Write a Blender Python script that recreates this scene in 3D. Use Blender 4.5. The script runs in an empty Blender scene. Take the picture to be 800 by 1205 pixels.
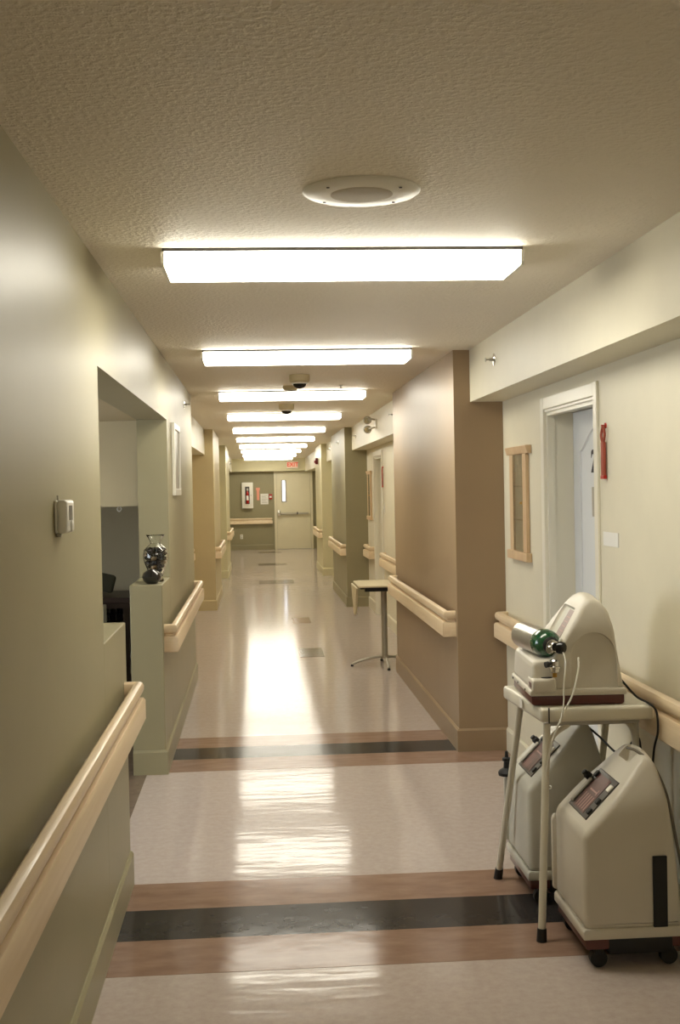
import bpy, bmesh, math, random
from mathutils import Vector, Matrix
random.seed(7)
scene = bpy.context.scene
C = scene.collection
R = math.radians
EYE = 1.62
F = 1400.0
# ---------------------------------------------------------------- camera
def set_camera():
    d = Vector(((302-400)/F, -(576-602.5)/F, -1.0)).normalized()
    u = Vector((-.021, 1, 0)); u = (u - u.dot(d)*d).normalized()
    r = d.cross(u)
    cam = bpy.data.cameras.new('camera'); co = bpy.data.objects.new('camera', cam); C.objects.link(co)
    cam.sensor_fit = 'VERTICAL'; cam.sensor_height = 36.0; cam.lens = 36.0*F/1205.0
    cam.clip_start = .05; cam.clip_end = 100
    M = Matrix((r, d, u)).to_4x4(); M.translation = Vector((0, 0, EYE))
    co.matrix_world = M
    scene.camera = co
set_camera()
w = bpy.data.worlds.new('world'); scene.world = w; w.use_nodes = True
w.node_tree.nodes['Background'].inputs[0].default_value = (1, .93, .8, 1)
w.node_tree.nodes['Background'].inputs[1].default_value = .15
vs = scene.view_settings
scene.display_settings.display_device = 'sRGB'
vs.view_transform = 'Standard'; vs.look = 'None'; vs.exposure = 1.5; vs.gamma = 1.0; vs.use_curve_mapping = False
scene.cycles.max_bounces = 10; scene.cycles.diffuse_bounces = 6; scene.cycles.glossy_bounces = 4
scene.cycles.sample_clamp_indirect = 6
LAMP_EMIT = 6.0
DAY_EMIT = 3.2

# ---------------------------------------------------------------- materials
def srgb(c):
    return tuple(((v/255)/12.92 if v/255 <= .04045 else ((v/255+.055)/1.055)**2.4) for v in c)
MATS = {}
def mat(name, col, rough=.5, metal=0, var=0, vscale=4, bump=0, bscale=80, bdist=.004, spec=.5, coat=0, trans=0, ior=1.45, stretch=None, col2=None, emit=None, estr=0, bdetail=3):
    if name in MATS: return MATS[name]
    m = bpy.data.materials.new(name); m.use_nodes = True
    nt = m.node_tree; b = nt.nodes['Principled BSDF']
    c = (*srgb(col), 1)
    b.inputs['Base Color'].default_value = c
    b.inputs['Roughness'].default_value = rough; b.inputs['Metallic'].default_value = metal
    b.inputs['Specular IOR Level'].default_value = spec; b.inputs['IOR'].default_value = ior
    b.inputs['Coat Weight'].default_value = coat; b.inputs['Transmission Weight'].default_value = trans
    if emit: b.inputs['Emission Color'].default_value = (*srgb(emit), 1); b.inputs['Emission Strength'].default_value = estr
    tc = nt.nodes.new('ShaderNodeTexCoord')
    mp = nt.nodes.new('ShaderNodeMapping'); nt.links.new(tc.outputs['Object'], mp.inputs[0])
    if stretch: mp.inputs['Scale'].default_value = stretch
    if var or col2:
        n = nt.nodes.new('ShaderNodeTexNoise'); n.inputs['Scale'].default_value = vscale; n.inputs['Detail'].default_value = 5; n.inputs['Roughness'].default_value = .6
        nt.links.new(mp.outputs[0], n.inputs['Vector'])
        rp = nt.nodes.new('ShaderNodeValToRGB'); nt.links.new(n.outputs['Fac'], rp.inputs[0])
        a = c[:3]; d = srgb(col2) if col2 else tuple(v*(1-var) for v in a)
        e = a if col2 else tuple(min(1, v*(1+var)) for v in a)
        rp.color_ramp.elements[0].position = .3; rp.color_ramp.elements[1].position = .7
        rp.color_ramp.elements[0].color = (*d, 1); rp.color_ramp.elements[1].color = (*e, 1)
        nt.links.new(rp.outputs[0], b.inputs['Base Color'])
    if bump:
        n = nt.nodes.new('ShaderNodeTexNoise'); n.inputs['Scale'].default_value = bscale; n.inputs['Detail'].default_value = bdetail
        nt.links.new(tc.outputs['Object'], n.inputs['Vector'])
        bp = nt.nodes.new('ShaderNodeBump'); bp.inputs['Strength'].default_value = bump; bp.inputs['Distance'].default_value = bdist
        nt.links.new(n.outputs['Fac'], bp.inputs['Height']); nt.links.new(bp.outputs[0], b.inputs['Normal'])
    MATS[name] = m
    return m
def wallmat(name, col, rough=.42):
    return mat(name, col, rough=rough, var=.03, vscale=3, bump=.12, bscale=260, bdist=.002, spec=.35)
M_SAGE = wallmat('sage_paint', (158, 151, 121), .42)
M_OLIVE = wallmat('olive_paint', (146, 139, 110), .45)
M_BROWN = wallmat('brown_paint', (154, 132, 104), .4)
M_CREAM = wallmat('cream_paint', (214, 208, 186), .45)
M_TAN = wallmat('tan_paint', (198, 182, 142), .45)
M_PALE = wallmat('pale_khaki_paint', (204, 196, 160), .4)
M_BEIGE = wallmat('beige_paint', (190, 178, 146), .5)
M_TRIM = mat('white_gloss_trim', (226, 222, 206), .3)
M_DOORW = mat('cool_white_door', (214, 217, 218), .35)
M_DOORC = mat('cream_door', (212, 204, 176), .4, var=.02)
M_WOOD = mat('maple_rail', (228, 208, 176), .38, var=.1, vscale=9, stretch=(1, .12, 5), col2=(216, 193, 158), coat=.08)
M_OAKF = mat('pale_oak_frame', (212, 186, 150), .4, col2=(196, 166, 128), vscale=14, stretch=(1, 1, .1))
M_FLOORB = mat('brown_floor', (152, 126, 110), .13, col2=(134, 107, 90), vscale=16, stretch=(.35, 1, 1), spec=.26, ior=1.28, bump=.12, bscale=5, bdist=.010)
M_FLOORK = mat('charcoal_floor', (54, 51, 50), .13, col2=(50, 47, 46), vscale=14, spec=.26, ior=1.28, bump=.12, bscale=5, bdist=.010)
M_FLOORT = mat('taupe_floor', (128, 112, 96), .13, col2=(112, 98, 84), vscale=14, spec=.26, ior=1.28, bump=.12, bscale=5, bdist=.010)
M_PLASTIC = mat('cream_plastic', (206, 200, 186), .38, var=.02, vscale=6, bump=.05, bscale=500, bdist=.001)
M_PLASTIC2 = mat('grey_cream_plastic', (196, 194, 182), .38, var=.02, vscale=6, bump=.05, bscale=500, bdist=.001)
M_WHITEP = mat('white_plastic', (228, 226, 216), .35)
M_BENCH = mat('bench_plastic', (214, 209, 192), .35)
M_BLACK = mat('black_rubber', (24, 23, 23), .5)
M_BLACKG = mat('black_gloss', (14, 14, 15), .15)
M_DKGREY = mat('dark_panel', (66, 62, 58), .3)
M_MAROON = mat('maroon_plastic', (92, 50, 44), .3)
M_MAROON2 = mat('maroon_label', (96, 62, 58), .35)
M_MAUVE = mat('mauve_label', (134, 112, 106), .4)
M_PINKLINE = mat('pink_print', (176, 140, 132), .5)
M_LGREY = mat('light_grey_plastic', (170, 166, 156), .35)
M_GREEN = mat('green_enamel', (22, 74, 44), .18, coat=.5)
M_CHROME = mat('chrome', (222, 222, 220), .18, 1)
M_ALU = mat('brushed_aluminium', (216, 214, 208), .3, 1, bump=.1, bscale=200)
M_BRASS = mat('brass', (190, 150, 80), .3, 1)
M_STEEL = mat('grey_steel', (176, 170, 154), .42, .25)
M_TUBE = mat('clear_tubing', (226, 224, 212), .25)
M_CORD = mat('grey_cord', (112, 106, 94), .5)
M_RED = mat('red_fabric', (150, 72, 54), .7)
M_REDP = mat('red_plastic', (170, 34, 26), .35)
M_DKRED = mat('dark_red_plastic', (110, 24, 30), .35)
M_SALMON = mat('salmon_sign', (226, 150, 128), .5)
M_PAPER = mat('paper', (226, 224, 216), .7)
M_INK = mat('black_ink', (20, 20, 34), .5)
M_DARKW = mat('espresso_wood', (50, 32, 26), .35, col2=(38, 24, 20), vscale=10, stretch=(1, 1, .2))
M_STONE = mat('dark_pebble', (30, 27, 30), .08, col2=(52, 44, 40), vscale=12)
M_STONE2 = mat('tan_pebble', (150, 124, 92), .12)
M_MIRROR = mat('dark_mirror', (20, 20, 22), .04, 0, coat=1)
M_LAMIN = mat('beige_laminate', (208, 196, 162), .4)
M_CEIL = None
def glass(name, tint=(250, 252, 250)):
    m = mat(name, tint, rough=.02, trans=1, ior=1.45); return m
M_GLASS = glass('clear_glass')
def ceil_mat():
    m = bpy.data.materials.new('textured_ceiling'); m.use_nodes = True; nt = m.node_tree; b = nt.nodes['Principled BSDF']
    b.inputs['Base Color'].default_value = (*srgb((238, 231, 216)), 1); b.inputs['Roughness'].default_value = .6
    tc = nt.nodes.new('ShaderNodeTexCoord')
    n = nt.nodes.new('ShaderNodeTexNoise'); n.inputs['Scale'].default_value = 62; n.inputs['Detail'].default_value = 2.5
    nt.links.new(tc.outputs['Object'], n.inputs['Vector'])
    rp = nt.nodes.new('ShaderNodeValToRGB'); rp.color_ramp.elements[0].position = .42; rp.color_ramp.elements[1].position = .66
    nt.links.new(n.outputs['Fac'], rp.inputs[0])
    bp = nt.nodes.new('ShaderNodeBump'); bp.inputs['Strength'].default_value = .6; bp.inputs['Distance'].default_value = .0036
    nt.links.new(rp.outputs[0], bp.inputs['Height']); nt.links.new(bp.outputs[0], b.inputs['Normal'])
    return m
M_CEIL = ceil_mat()
def floor_mat():
    m = bpy.data.materials.new('polished_sheet_floor'); m.use_nodes = True; nt = m.node_tree; b = nt.nodes['Principled BSDF']
    tc = nt.nodes.new('ShaderNodeTexCoord')
    n = nt.nodes.new('ShaderNodeTexNoise'); n.inputs['Scale'].default_value = 28; n.inputs['Detail'].default_value = 8; n.inputs['Roughness'].default_value = .7
    nt.links.new(tc.outputs['Object'], n.inputs['Vector'])
    rp = nt.nodes.new('ShaderNodeValToRGB')
    rp.color_ramp.elements[0].position = .3; rp.color_ramp.elements[0].color = (*srgb((176, 162, 154)), 1)
    rp.color_ramp.elements[1].position = .7; rp.color_ramp.elements[1].color = (*srgb((190, 178, 170)), 1)
    nt.links.new(n.outputs['Fac'], rp.inputs[0]); nt.links.new(rp.outputs[0], b.inputs['Base Color'])
    b.inputs['Roughness'].default_value = .11
    b.inputs['IOR'].default_value = 1.33; b.inputs['Specular IOR Level'].default_value = .27
    mp = nt.nodes.new('ShaderNodeMapping'); mp.inputs['Scale'].default_value = (1.0, 3.2, 1)
    nt.links.new(tc.outputs['Object'], mp.inputs[0])
    n2 = nt.nodes.new('ShaderNodeTexNoise'); n2.inputs['Scale'].default_value = 3.0; n2.inputs['Detail'].default_value = 2
    nt.links.new(mp.outputs[0], n2.inputs['Vector'])
    bp = nt.nodes.new('ShaderNodeBump'); bp.inputs['Strength'].default_value = .12; bp.inputs['Distance'].default_value = .012
    nt.links.new(n2.outputs['Fac'], bp.inputs['Height']); nt.links.new(bp.outputs[0], b.inputs['Normal'])
    return m
M_FLOOR = floor_mat()
M_LENS = mat('lamp_lens', (255, 255, 250), .4, emit=(254, 248, 231), estr=LAMP_EMIT)
M_DAY = mat('daylight_pane', (255, 255, 255), .4, emit=(236, 244, 255), estr=DAY_EMIT)
M_DOORLITE = mat('daylit_door_lite', (250, 250, 255), .3, emit=(225, 235, 255), estr=.9)

# ---------------------------------------------------------------- mesh helpers
def add_box(bm, x0, x1, y0, y1, z0, z1, bev=0, seg=2):
    vs_ = [bm.verts.new(p) for p in ((x0,y0,z0),(x1,y0,z0),(x1,y1,z0),(x0,y1,z0),(x0,y0,z1),(x1,y0,z1),(x1,y1,z1),(x0,y1,z1))]
    fs = [bm.faces.new([vs_[i] for i in q]) for q in ((0,3,2,1),(4,5,6,7),(0,1,5,4),(1,2,6,5),(2,3,7,6),(3,0,4,7))]
    if bev:
        es = list({e for f in fs for e in f.edges})
        bmesh.ops.bevel(bm, geom=es, offset=bev, segments=seg, affect='EDGES', profile=.5)
    return bm
def box(x0, x1, y0, y1, z0, z1, bev=0, seg=2):
    return add_box(bmesh.new(), x0, x1, y0, y1, z0, z1, bev, seg)
def add_prism(bm, pts, axis, a, b, bev=0, seg=3):
    """pts 2D polygon; axis 'x': pts=(y,z); 'y': pts=(x,z); 'z': pts=(x,y)"""
    def mk(p, t):
        return {'x': (t, p[0], p[1]), 'y': (p[0], t, p[1]), 'z': (p[0], p[1], t)}[axis]
    A = [bm.verts.new(mk(p, a)) for p in pts]; B = [bm.verts.new(mk(p, b)) for p in pts]
    fs = [bm.faces.new(A), bm.faces.new(B[::-1])]
    n = len(pts)
    for i in range(n):
        fs.append(bm.faces.new((A[i], B[i], B[(i+1) % n], A[(i+1) % n])))
    bmesh.ops.recalc_face_normals(bm, faces=fs)
    if bev:
        es = list({e for f in fs for e in f.edges})
        bmesh.ops.bevel(bm, geom=es, offset=bev, segments=seg, affect='EDGES', profile=.5)
    return bm
def prism(pts, axis, a, b, bev=0, seg=3): return add_prism(bmesh.new(), pts, axis, a, b, bev, seg)
def frame_of(d):
    d = Vector(d).normalized(); up = Vector((0,0,1)) if abs(d.z) < .95 else Vector((1,0,0))
    x = d.cross(up).normalized(); y = x.cross(d).normalized()
    return x, y, d
def add_lathe(bm, prof, origin=(0,0,0), axis=(0,0,1), n=24, cap=True):
    x, y, d = frame_of(axis); o = Vector(origin)
    rings = []
    for r, h in prof:
        if r < 1e-5: rings.append([bm.verts.new(o + d*h)]); continue
        rings.append([bm.verts.new(o + d*h + (x*math.cos(2*math.pi*k/n) + y*math.sin(2*math.pi*k/n))*r) for k in range(n)])
    fs = []
    for A, B in zip(rings, rings[1:]):
        if len(A) == 1 and len(B) == 1: continue
        for k in range(n):
            k2 = (k+1) % n
            if len(A) == 1: fs.append(bm.faces.new((A[0], B[k], B[k2])))
            elif len(B) == 1: fs.append(bm.faces.new((A[k], B[0], A[k2])))
            else: fs.append(bm.faces.new((A[k], B[k], B[k2], A[k2])))
    if cap:
        for rg, rev in ((rings[0], True), (rings[-1], False)):
            if len(rg) > 1: fs.append(bm.faces.new(rg if not rev else rg[::-1]))
    bmesh.ops.recalc_face_normals(bm, faces=fs)
    return bm
def lathe(prof, origin=(0,0,0), axis=(0,0,1), n=24, cap=True): return add_lathe(bmesh.new(), prof, origin, axis, n, cap)
def add_cyl(bm, p0, p1, r, r2=None, n=16):
    p0 = Vector(p0); p1 = Vector(p1); L = (p1-p0).length
    return add_lathe(bm, [(r, 0), (r if r2 is None else r2, L)], p0, p1-p0, n)
def cyl(p0, p1, r, r2=None, n=16): return add_cyl(bmesh.new(), p0, p1, r, r2, n)
def catmull(pts, sub=8):
    P = [Vector(p) for p in pts]; P = [P[0]*2-P[1]] + P + [P[-1]*2-P[-2]]; out = []
    for i in range(1, len(P)-2):
        for k in range(sub):
            t = k/sub; a, b, c, d = P[i-1], P[i], P[i+1], P[i+2]
            out.append(.5*((2*b)+(c-a)*t+(2*a-5*b+4*c-d)*t*t+(3*b-a-3*c+d)*t**3))
    out.append(P[-2]); return out
def add_tube(bm, pts, r, n=8, smooth_path=True, sub=8):
    P = catmull(pts, sub) if smooth_path else [Vector(p) for p in pts]
    t0 = (P[1]-P[0]).normalized(); x, y, _ = frame_of(t0); rings = []
    for i, p in enumerate(P):
        t = (P[min(i+1, len(P)-1)]-P[max(i-1, 0)]).normalized()
        x = (x - t*x.dot(t)).normalized(); y = t.cross(x)
        rings.append([bm.verts.new(p + (x*math.cos(2*math.pi*k/n)+y*math.sin(2*math.pi*k/n))*r) for k in range(n)])
    fs = []
    for A, B in zip(rings, rings[1:]):
        for k in range(n): fs.append(bm.faces.new((A[k], B[k], B[(k+1)%n], A[(k+1)%n])))
    fs.append(bm.faces.new(rings[0][::-1])); fs.append(bm.faces.new(rings[-1]))
    bmesh.ops.recalc_face_normals(bm, faces=fs)
    return bm
def tube(pts, r, n=8, smooth_path=True, sub=8): return add_tube(bmesh.new(), pts, r, n, smooth_path, sub)
def outward(bm):
    bmesh.ops.recalc_face_normals(bm, faces=bm.faces[:])
    if all(e.is_manifold for e in bm.edges) and bm.calc_volume(signed=True) < 0:
        bmesh.ops.reverse_faces(bm, faces=bm.faces[:])
def obj(name, bm, m, parent=None, smooth=False):
    me = bpy.data.meshes.new(name)
    outward(bm)
    bm.to_mesh(me); bm.free()
    if isinstance(m, (list, tuple)):
        for q in m: me.materials.append(q)
    else: me.materials.append(m)
    if smooth:
        for p in me.polygons: p.use_smooth = True
        me.set_sharp_from_angle(angle=R(35))
    o = bpy.data.objects.new(name, me); C.objects.link(o)
    if parent: o.parent = parent
    return o
def tag(o, label, cat, group=None):
    o['label'] = label; o['category'] = cat
    if group: o['group'] = group
    return o
def thing(name, label, cat, loc=(0,0,0), rotz=0, group=None):
    o = bpy.data.objects.new(name, None); C.objects.link(o); o.empty_display_size = .05
    o.location = loc; o.rotation_euler = (0, 0, rotz)
    return tag(o, label, cat, group)
def struct(name, bm, m, label=None, parent=None, smooth=False):
    o = obj(name, bm, m, parent, smooth); 
    if not parent: o['kind'] = 'structure'
    if label: o['label'] = label
    return o
def copy_tree(o, parent=None):
    c = o.copy(); C.objects.link(c); c.parent = parent
    for ch in list(o.children): copy_tree(ch, c)
    return c
def text_mesh(name, body, size, m, parent, loc, rot, extrude=.002, bold=0):
    cu = bpy.data.curves.new(name, 'FONT'); cu.body = body; cu.size = size; cu.extrude = extrude; cu.align_x = 'CENTER'; cu.align_y = 'CENTER'; cu.offset = bold
    t = bpy.data.objects.new(name, cu); C.objects.link(t)
    dg = bpy.context.evaluated_depsgraph_get()
    me = bpy.data.meshes.new_from_object(t.evaluated_get(dg)); bpy.data.objects.remove(t)
    me.materials.clear(); me.materials.append(m)
    o = bpy.data.objects.new(name, me); C.objects.link(o); o.parent = parent; o.location = loc; o.rotation_euler = rot
    return o

# ---------------------------------------------------------------- shell
CH = 2.44
XL, XR, XA, XB = -.55, 1.20, 1.50, 1.30     # left wall, right piers, right recess wall, right beam
YN, YF = -3.0, 32.0
floor = struct('floor', box(-3.2, 2.6, YN-.2, YF+.2, -.12, 0), M_FLOOR, 'glossy pale pinkish beige sheet floor of the corridor')
M_TILE = mat('dark_taupe_tile', (92, 80, 68), .13, col2=(80, 70, 60), vscale=5)
# inlaid bands and tiles (children of the floor)
for y0, rightx in ((3.985, XA), (6.87, XA)):
    s = .3125
    obj('inlay_band', box(XL+.001, rightx-.001, y0, y0+s, -.004, .0010), M_FLOORB, floor)
    obj('inlay_band', box(XL+.001, rightx-.001, y0+s, y0+2*s, -.004, .0010), M_FLOORK, floor)['label'] = 'charcoal black band'
    obj('inlay_band', box(XL+.001, rightx-.001, y0+2*s, y0+3*s, -.004, .0010), M_FLOORB, floor)
for x0, x1, y0, y1, m in ((.385, .62, 11.4, 12.02, M_TILE), (.40, .62, 14.3, 14.92, M_FLOORB), (.01, .61, 20.4, 21.15, M_TILE), (.0, .61, 25.35, 26.0, M_TILE), (.02, .6, 30.3, 31.0, M_TILE)):
    obj('inlay_tile', box(x0, x1, y0, y1, -.004, .0025), m, floor)
obj('nook_flooring', box(-3.0, -.66, 4.2, 9.2, -.004, .0012), M_FLOORT, floor)['label'] = 'darker brown flooring of the seating nook'
struct('ceiling', box(-3.2, 2.6, YN-.2, YF+.2, CH, CH+.12), M_CEIL, 'warm grey stippled corridor ceiling')

OP_Z = 2.066; LOW = 1.085; XW = -.735      # left opening
# left wall (sage)
struct('wall_left', box(XW, XL, YN, 4.24, 0, CH), M_SAGE, 'sage green wall nearest the camera on the left')
struct('wall_left', box(XW, XL, 4.24, 7.45, OP_Z, CH), M_SAGE, 'sage header wall above the nook opening')
struct('wall_left', box(XW, XL, 4.24, 4.93, 0, LOW, .004), M_SAGE, 'low sage wall beside the near handrail')
struct('wall_left', box(XW, XL, 6.84, 7.45, 0, LOW, .004), M_SAGE, 'low sage half wall carrying the vase')
struct('wall_left', box(XW, XL, 7.45, 10.3, 0, CH), M_SAGE, 'sage wall with the white framed panel')
# left recess and far piers
struct('wall_left', box(-1.0, -.92, 10.1, 16.1, 0, CH), M_TAN, 'tan recess wall')
struct('wall_left', box(-1.0, XW, 10.1, 10.3, 0, CH), M_TAN, 'tan return behind the sage wall')
struct('trim_1', box(-.92, -.69, 10.3, 16.1, 2.10, CH), M_CREAM, 'cream dropped beam over the left recess')
struct('wall_left', box(-1.0, -.575, 16.1, 18.6, 0, CH), M_TAN, 'tan pier on the left')
struct('wall_left', box(-1.0, -.92, 18.6, 21.9, 0, CH), M_PALE, 'pale recess wall between far left piers')
struct('trim_2', box(-.92, -.69, 18.6, 21.9, 2.10, CH), M_CREAM, 'cream beam between far left piers')
struct('wall_left', box(-1.0, -.56, 21.9, 24.5, 0, CH), M_PALE, 'pale khaki pier, farthest on the left')
struct('wall_left', box(-1.0, -.92, 24.5, YF, 0, CH), M_PALE, 'pale recess wall beside the end wall')
struct('trim_3', box(-.92, -.65, 24.5, YF, 2.09, CH), M_CREAM, 'cream beam at the far left')
# nook beyond the left opening
struct('wall_back', box(-3.1, XW, 7.55, 7.75, 1.53, CH), M_BEIGE, 'beige hanging bulkhead inside the nook')
struct('wall_back', box(-3.1, XW-.0, 9.2, 9.4, 0, CH), M_BEIGE, 'shadowed beige back wall of the nook')
struct('wall_back', box(-3.1, XW, 3.3, 3.5, 0, CH), M_BEIGE, 'near side wall of the nook')
struct('ceiling', box(-3.1, XW, 3.5, 7.55, OP_Z, OP_Z+.08), M_BEIGE, 'low soffit of the nook')
struct('ceiling', box(-3.1, XW, 7.75, 9.2, 1.53, 1.60), M_BEIGE, 'low soffit behind the bulkhead')
struct('wall_back', box(-3.2, -3.1, 3.3, 4.6, 0, CH), M_BEIGE, 'nook outer wall beside its window')
struct('wall_back', box(-3.2, -3.1, 6.6, 9.4, 0, CH), M_BEIGE, 'nook outer wall behind the cabinet')
struct('wall_back', box(-3.2, -3.1, 4.6, 6.6, 0, .75), M_BEIGE, 'nook outer wall under the window')
struct('wall_back', box(-3.2, -3.1, 4.6, 6.6, 1.95, CH), M_BEIGE, 'nook outer wall over the window')
wn = struct('window_1', box(-3.17, -3.15, 4.6, 6.6, .75, 1.95), M_DAY, 'daylit window of the nook')
for y in (4.6, 5.57, 6.54): struct('window_frame', box(-3.15, -3.08, y, y+.06, .75, 1.95), M_TRIM, None, wn)
for z in (.75, 1.89): struct('window_frame', box(-3.15, -3.08, 4.66, 6.54, z, z+.06), M_TRIM, None, wn)
# right side
struct('wall_right', box(XA, XA+.12, YN, 5.17, 0, CH), M_CREAM, 'cream recess wall behind the oxygen machines')
struct('wall_right', box(XA, XA+.12, 6.10, 7.15, 0, CH), M_CREAM, 'cream recess wall with the near memory case')
struct('wall_right', box(XA, XA+.12, 5.17, 6.10, 2.03, CH), M_CREAM, 'cream wall over the near door')
struct('trim_4', box(XB, XA, YN, 7.15, 2.125, CH), M_CREAM, 'deep cream dropped beam at the upper right')
struct('wall_right', box(XR, 1.62, 7.15, 10.35, 0, CH), M_BROWN, 'large brown painted pier')
struct('wall_right', box(XA, XA+.12, 10.35, 14.18, 0, CH), M_CREAM, 'cream recess wall beyond the brown pier')
struct('wall_right', box(XA, XA+.12, 15.11, 16.1, 0, CH), M_CREAM, 'cream recess wall with the second memory case')
struct('wall_right', box(XA, XA+.12, 14.18, 15.11, 2.03, CH), M_CREAM, 'cream wall over the second door')
struct('trim_5', box(XB, XA, 10.35, 16.1, 2.125, CH), M_CREAM, 'cream dropped beam with the emergency light')
struct('wall_right', box(XR, 1.62, 16.1, 19.0, 0, CH), M_OLIVE, 'olive green pier on the right')
struct('wall_right', box(XA, XA+.12, 19.0, 22.0, 0, CH), M_CREAM, 'cream recess wall beyond the olive pier')
struct('trim_6', box(XB, XA, 19.0, 22.0, 2.11, CH), M_CREAM, 'cream beam beyond the olive pier')
struct('wall_right', box(XR, 1.68, 22.0, 24.2, 0, CH), M_PALE, 'pale khaki pier with the red strobe')
struct('wall_right', box(1.60, 1.68, 24.2, YF, 0, CH), M_PALE, 'pale wall beside the end door')
struct('trim_7', box(XB, 1.60, 24.2, YF-.25, 2.08, CH), M_CREAM, 'cream beam at the far right')
# end
struct('wall_end', box(-1.0, 1.68, YF, YF+.1, 0, CH), M_OLIVE, 'olive green end wall')
struct('trim_8', box(-.65, 1.60, YF-.25, YF, 2.10, CH), M_PALE, 'pale header across the corridor end carrying the exit sign')
struct('wall_behind', box(-3.2, 2.6, YN-.2, YN, 0, CH), M_CREAM, 'wall behind the camera')

# baseboards
BB = [0]
def baseboard(side, pts, m, label):
    """pts: chain of (x, y); room on the left of the path direction"""
    bm = bmesh.new(); h, t = .14, .013
    n = len(pts); P = [Vector((x, y, 0)) for x, y in pts]
    offs = []
    for i in range(n):
        ns = []
        if i > 0: e = (P[i]-P[i-1]).normalized(); ns.append(Vector((-e.y, e.x, 0)))
        if i < n-1: e = (P[i+1]-P[i]).normalized(); ns.append(Vector((-e.y, e.x, 0)))
        nn = sum(ns, Vector()); 
        if len(ns) == 2: nn = nn/(1+ns[0].dot(ns[1]))
        offs.append(nn)
    prof = [(0, 0), (t, 0), (t, h-.012), (t*.35, h), (0, h)]
    rings = [[bm.verts.new(P[i]+offs[i]*a+Vector((0, 0, z))) for a, z in prof] for i in range(n)]
    for A, B in zip(rings, rings[1:]):
        for k in range(len(prof)): bm.faces.new((A[k], B[k], B[(k+1)%5], A[(k+1)%5]))
    bm.faces.new(rings[0]); bm.faces.new(rings[-1][::-1])
    return struct('baseboard_'+side, bm, m, label)
baseboard('left', [(XL, 4.93), (XL, YN)], M_SAGE, 'sage baseboard along the near left wall')
baseboard('left', [(XL, 10.3), (XL, 6.84), (XW, 6.84)], M_SAGE, 'sage baseboard wrapping the vase half wall')
baseboard('left', [(-.575, 18.6), (-.575, 16.1), (-.92, 16.1), (-.92, 10.3)], M_TAN, 'tan baseboard of the tan pier')
baseboard('left', [(-.92, YF), (-.92, 24.5), (-.56, 24.5), (-.56, 21.9), (-.92, 21.9), (-.92, 18.6), (-.575, 18.6)], M_PALE, 'pale baseboard of the farthest left pier')
baseboard('right', [(XA, YN), (XA, 5.12)], M_CREAM, 'cream baseboard behind the oxygen machines')
baseboard('right', [(XA, 6.15), (XA, 7.15)], M_CREAM, 'cream baseboard under the near memory case')
baseboard('right', [(XA, 7.15), (XR, 7.15), (XR, 10.35), (XA, 10.35)], M_BROWN, 'brown baseboard of the brown pier')
baseboard('right', [(XA, 10.35), (XA, 14.13)], M_CREAM, 'cream baseboard beside the second door')
baseboard('right', [(XA, 15.16), (XA, 16.1)], M_CREAM, 'cream baseboard under the second memory case')
baseboard('right', [(XA, 16.1), (XR, 16.1), (XR, 19.0), (XA, 19.0)], M_OLIVE, 'olive baseboard of the olive pier')
baseboard('right', [(XA, 19.0), (XA, 22.0), (XR, 22.0), (XR, 24.2), (1.6, 24.2), (1.6, YF)], M_PALE, 'pale baseboard of the strobe pier')
baseboard('end', [(.44, YF), (-.92, YF)], M_OLIVE, 'olive baseboard of the end wall')

# ---------------------------------------------------------------- handrails
def sweep(pts, prof):
    """pts chain (x,y), offset to the LEFT of travel; prof list of (n,z)"""
    bm = bmesh.new(); n = len(pts); P = [Vector((x, y, 0)) for x, y in pts]; offs = []
    for i in range(n):
        ns = []
        if i > 0: e = (P[i]-P[i-1]).normalized(); ns.append(Vector((-e.y, e.x, 0)))
        if i < n-1: e = (P[i+1]-P[i]).normalized(); ns.append(Vector((-e.y, e.x, 0)))
        nn = sum(ns, Vector())
        if len(ns) == 2: nn = nn/(1+ns[0].dot(ns[1]))
        offs.append(nn)
    rings = [[bm.verts.new(P[i]+offs[i]*a+Vector((0, 0, z))) for a, z in prof] for i in range(n)]
    m = len(prof)
    for A, B in zip(rings, rings[1:]):
        for k in range(m): bm.faces.new((A[k], B[k], B[(k+1)%m], A[(k+1)%m]))
    bm.faces.new(rings[0]); bm.faces.new(rings[-1][::-1])
    bmesh.ops.recalc_face_normals(bm, faces=bm.faces[:])
    return bm
TOPP = [(-.018, .803), (.008, .803), (.015, .809), (.019, .820), (.019, .834), (.013, .847), (.002, .853), (-.010, .853), (-.018, .846), (-.021, .832), (-.021, .812)]
BRDP = [(-.014, .694), (.019, .694), (.024, .699), (.024, .774), (.016, .786), (-.003, .789), (-.006, .803), (-.014, .803)]
def rail(path, wall_x, label, brackets, along='y', wall_y=None):
    """path offset to the left of travel is the corridor side"""
    t = thing('handrail', label, 'handrail', (path[0][0], path[0][1], 0))
    off = Vector((-path[0][0], -path[0][1], 0))
    pp = [(x-path[0][0], y-path[0][1]) for x, y in path]
    obj('top_bar', sweep(pp, TOPP), M_WOOD, t, True)
    obj('fascia_board', sweep(pp, BRDP), M_WOOD, t, True)
    for b in brackets:
        if along == 'y':
            px = path[1][0]; s = 1 if px > wall_x else -1
            x0, x1 = sorted((wall_x, px-s*.012))
            bm = box(x0, x1, b-.02, b+.02, .735, .79, .003)
        else:
            bm = box(b-.02, b+.02, path[1][1]+.012, wall_y, .735, .79, .003)
        o = obj('bracket', bm, M_WHITEP, t); o.location = off
        
    return t
PO = .058
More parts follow.
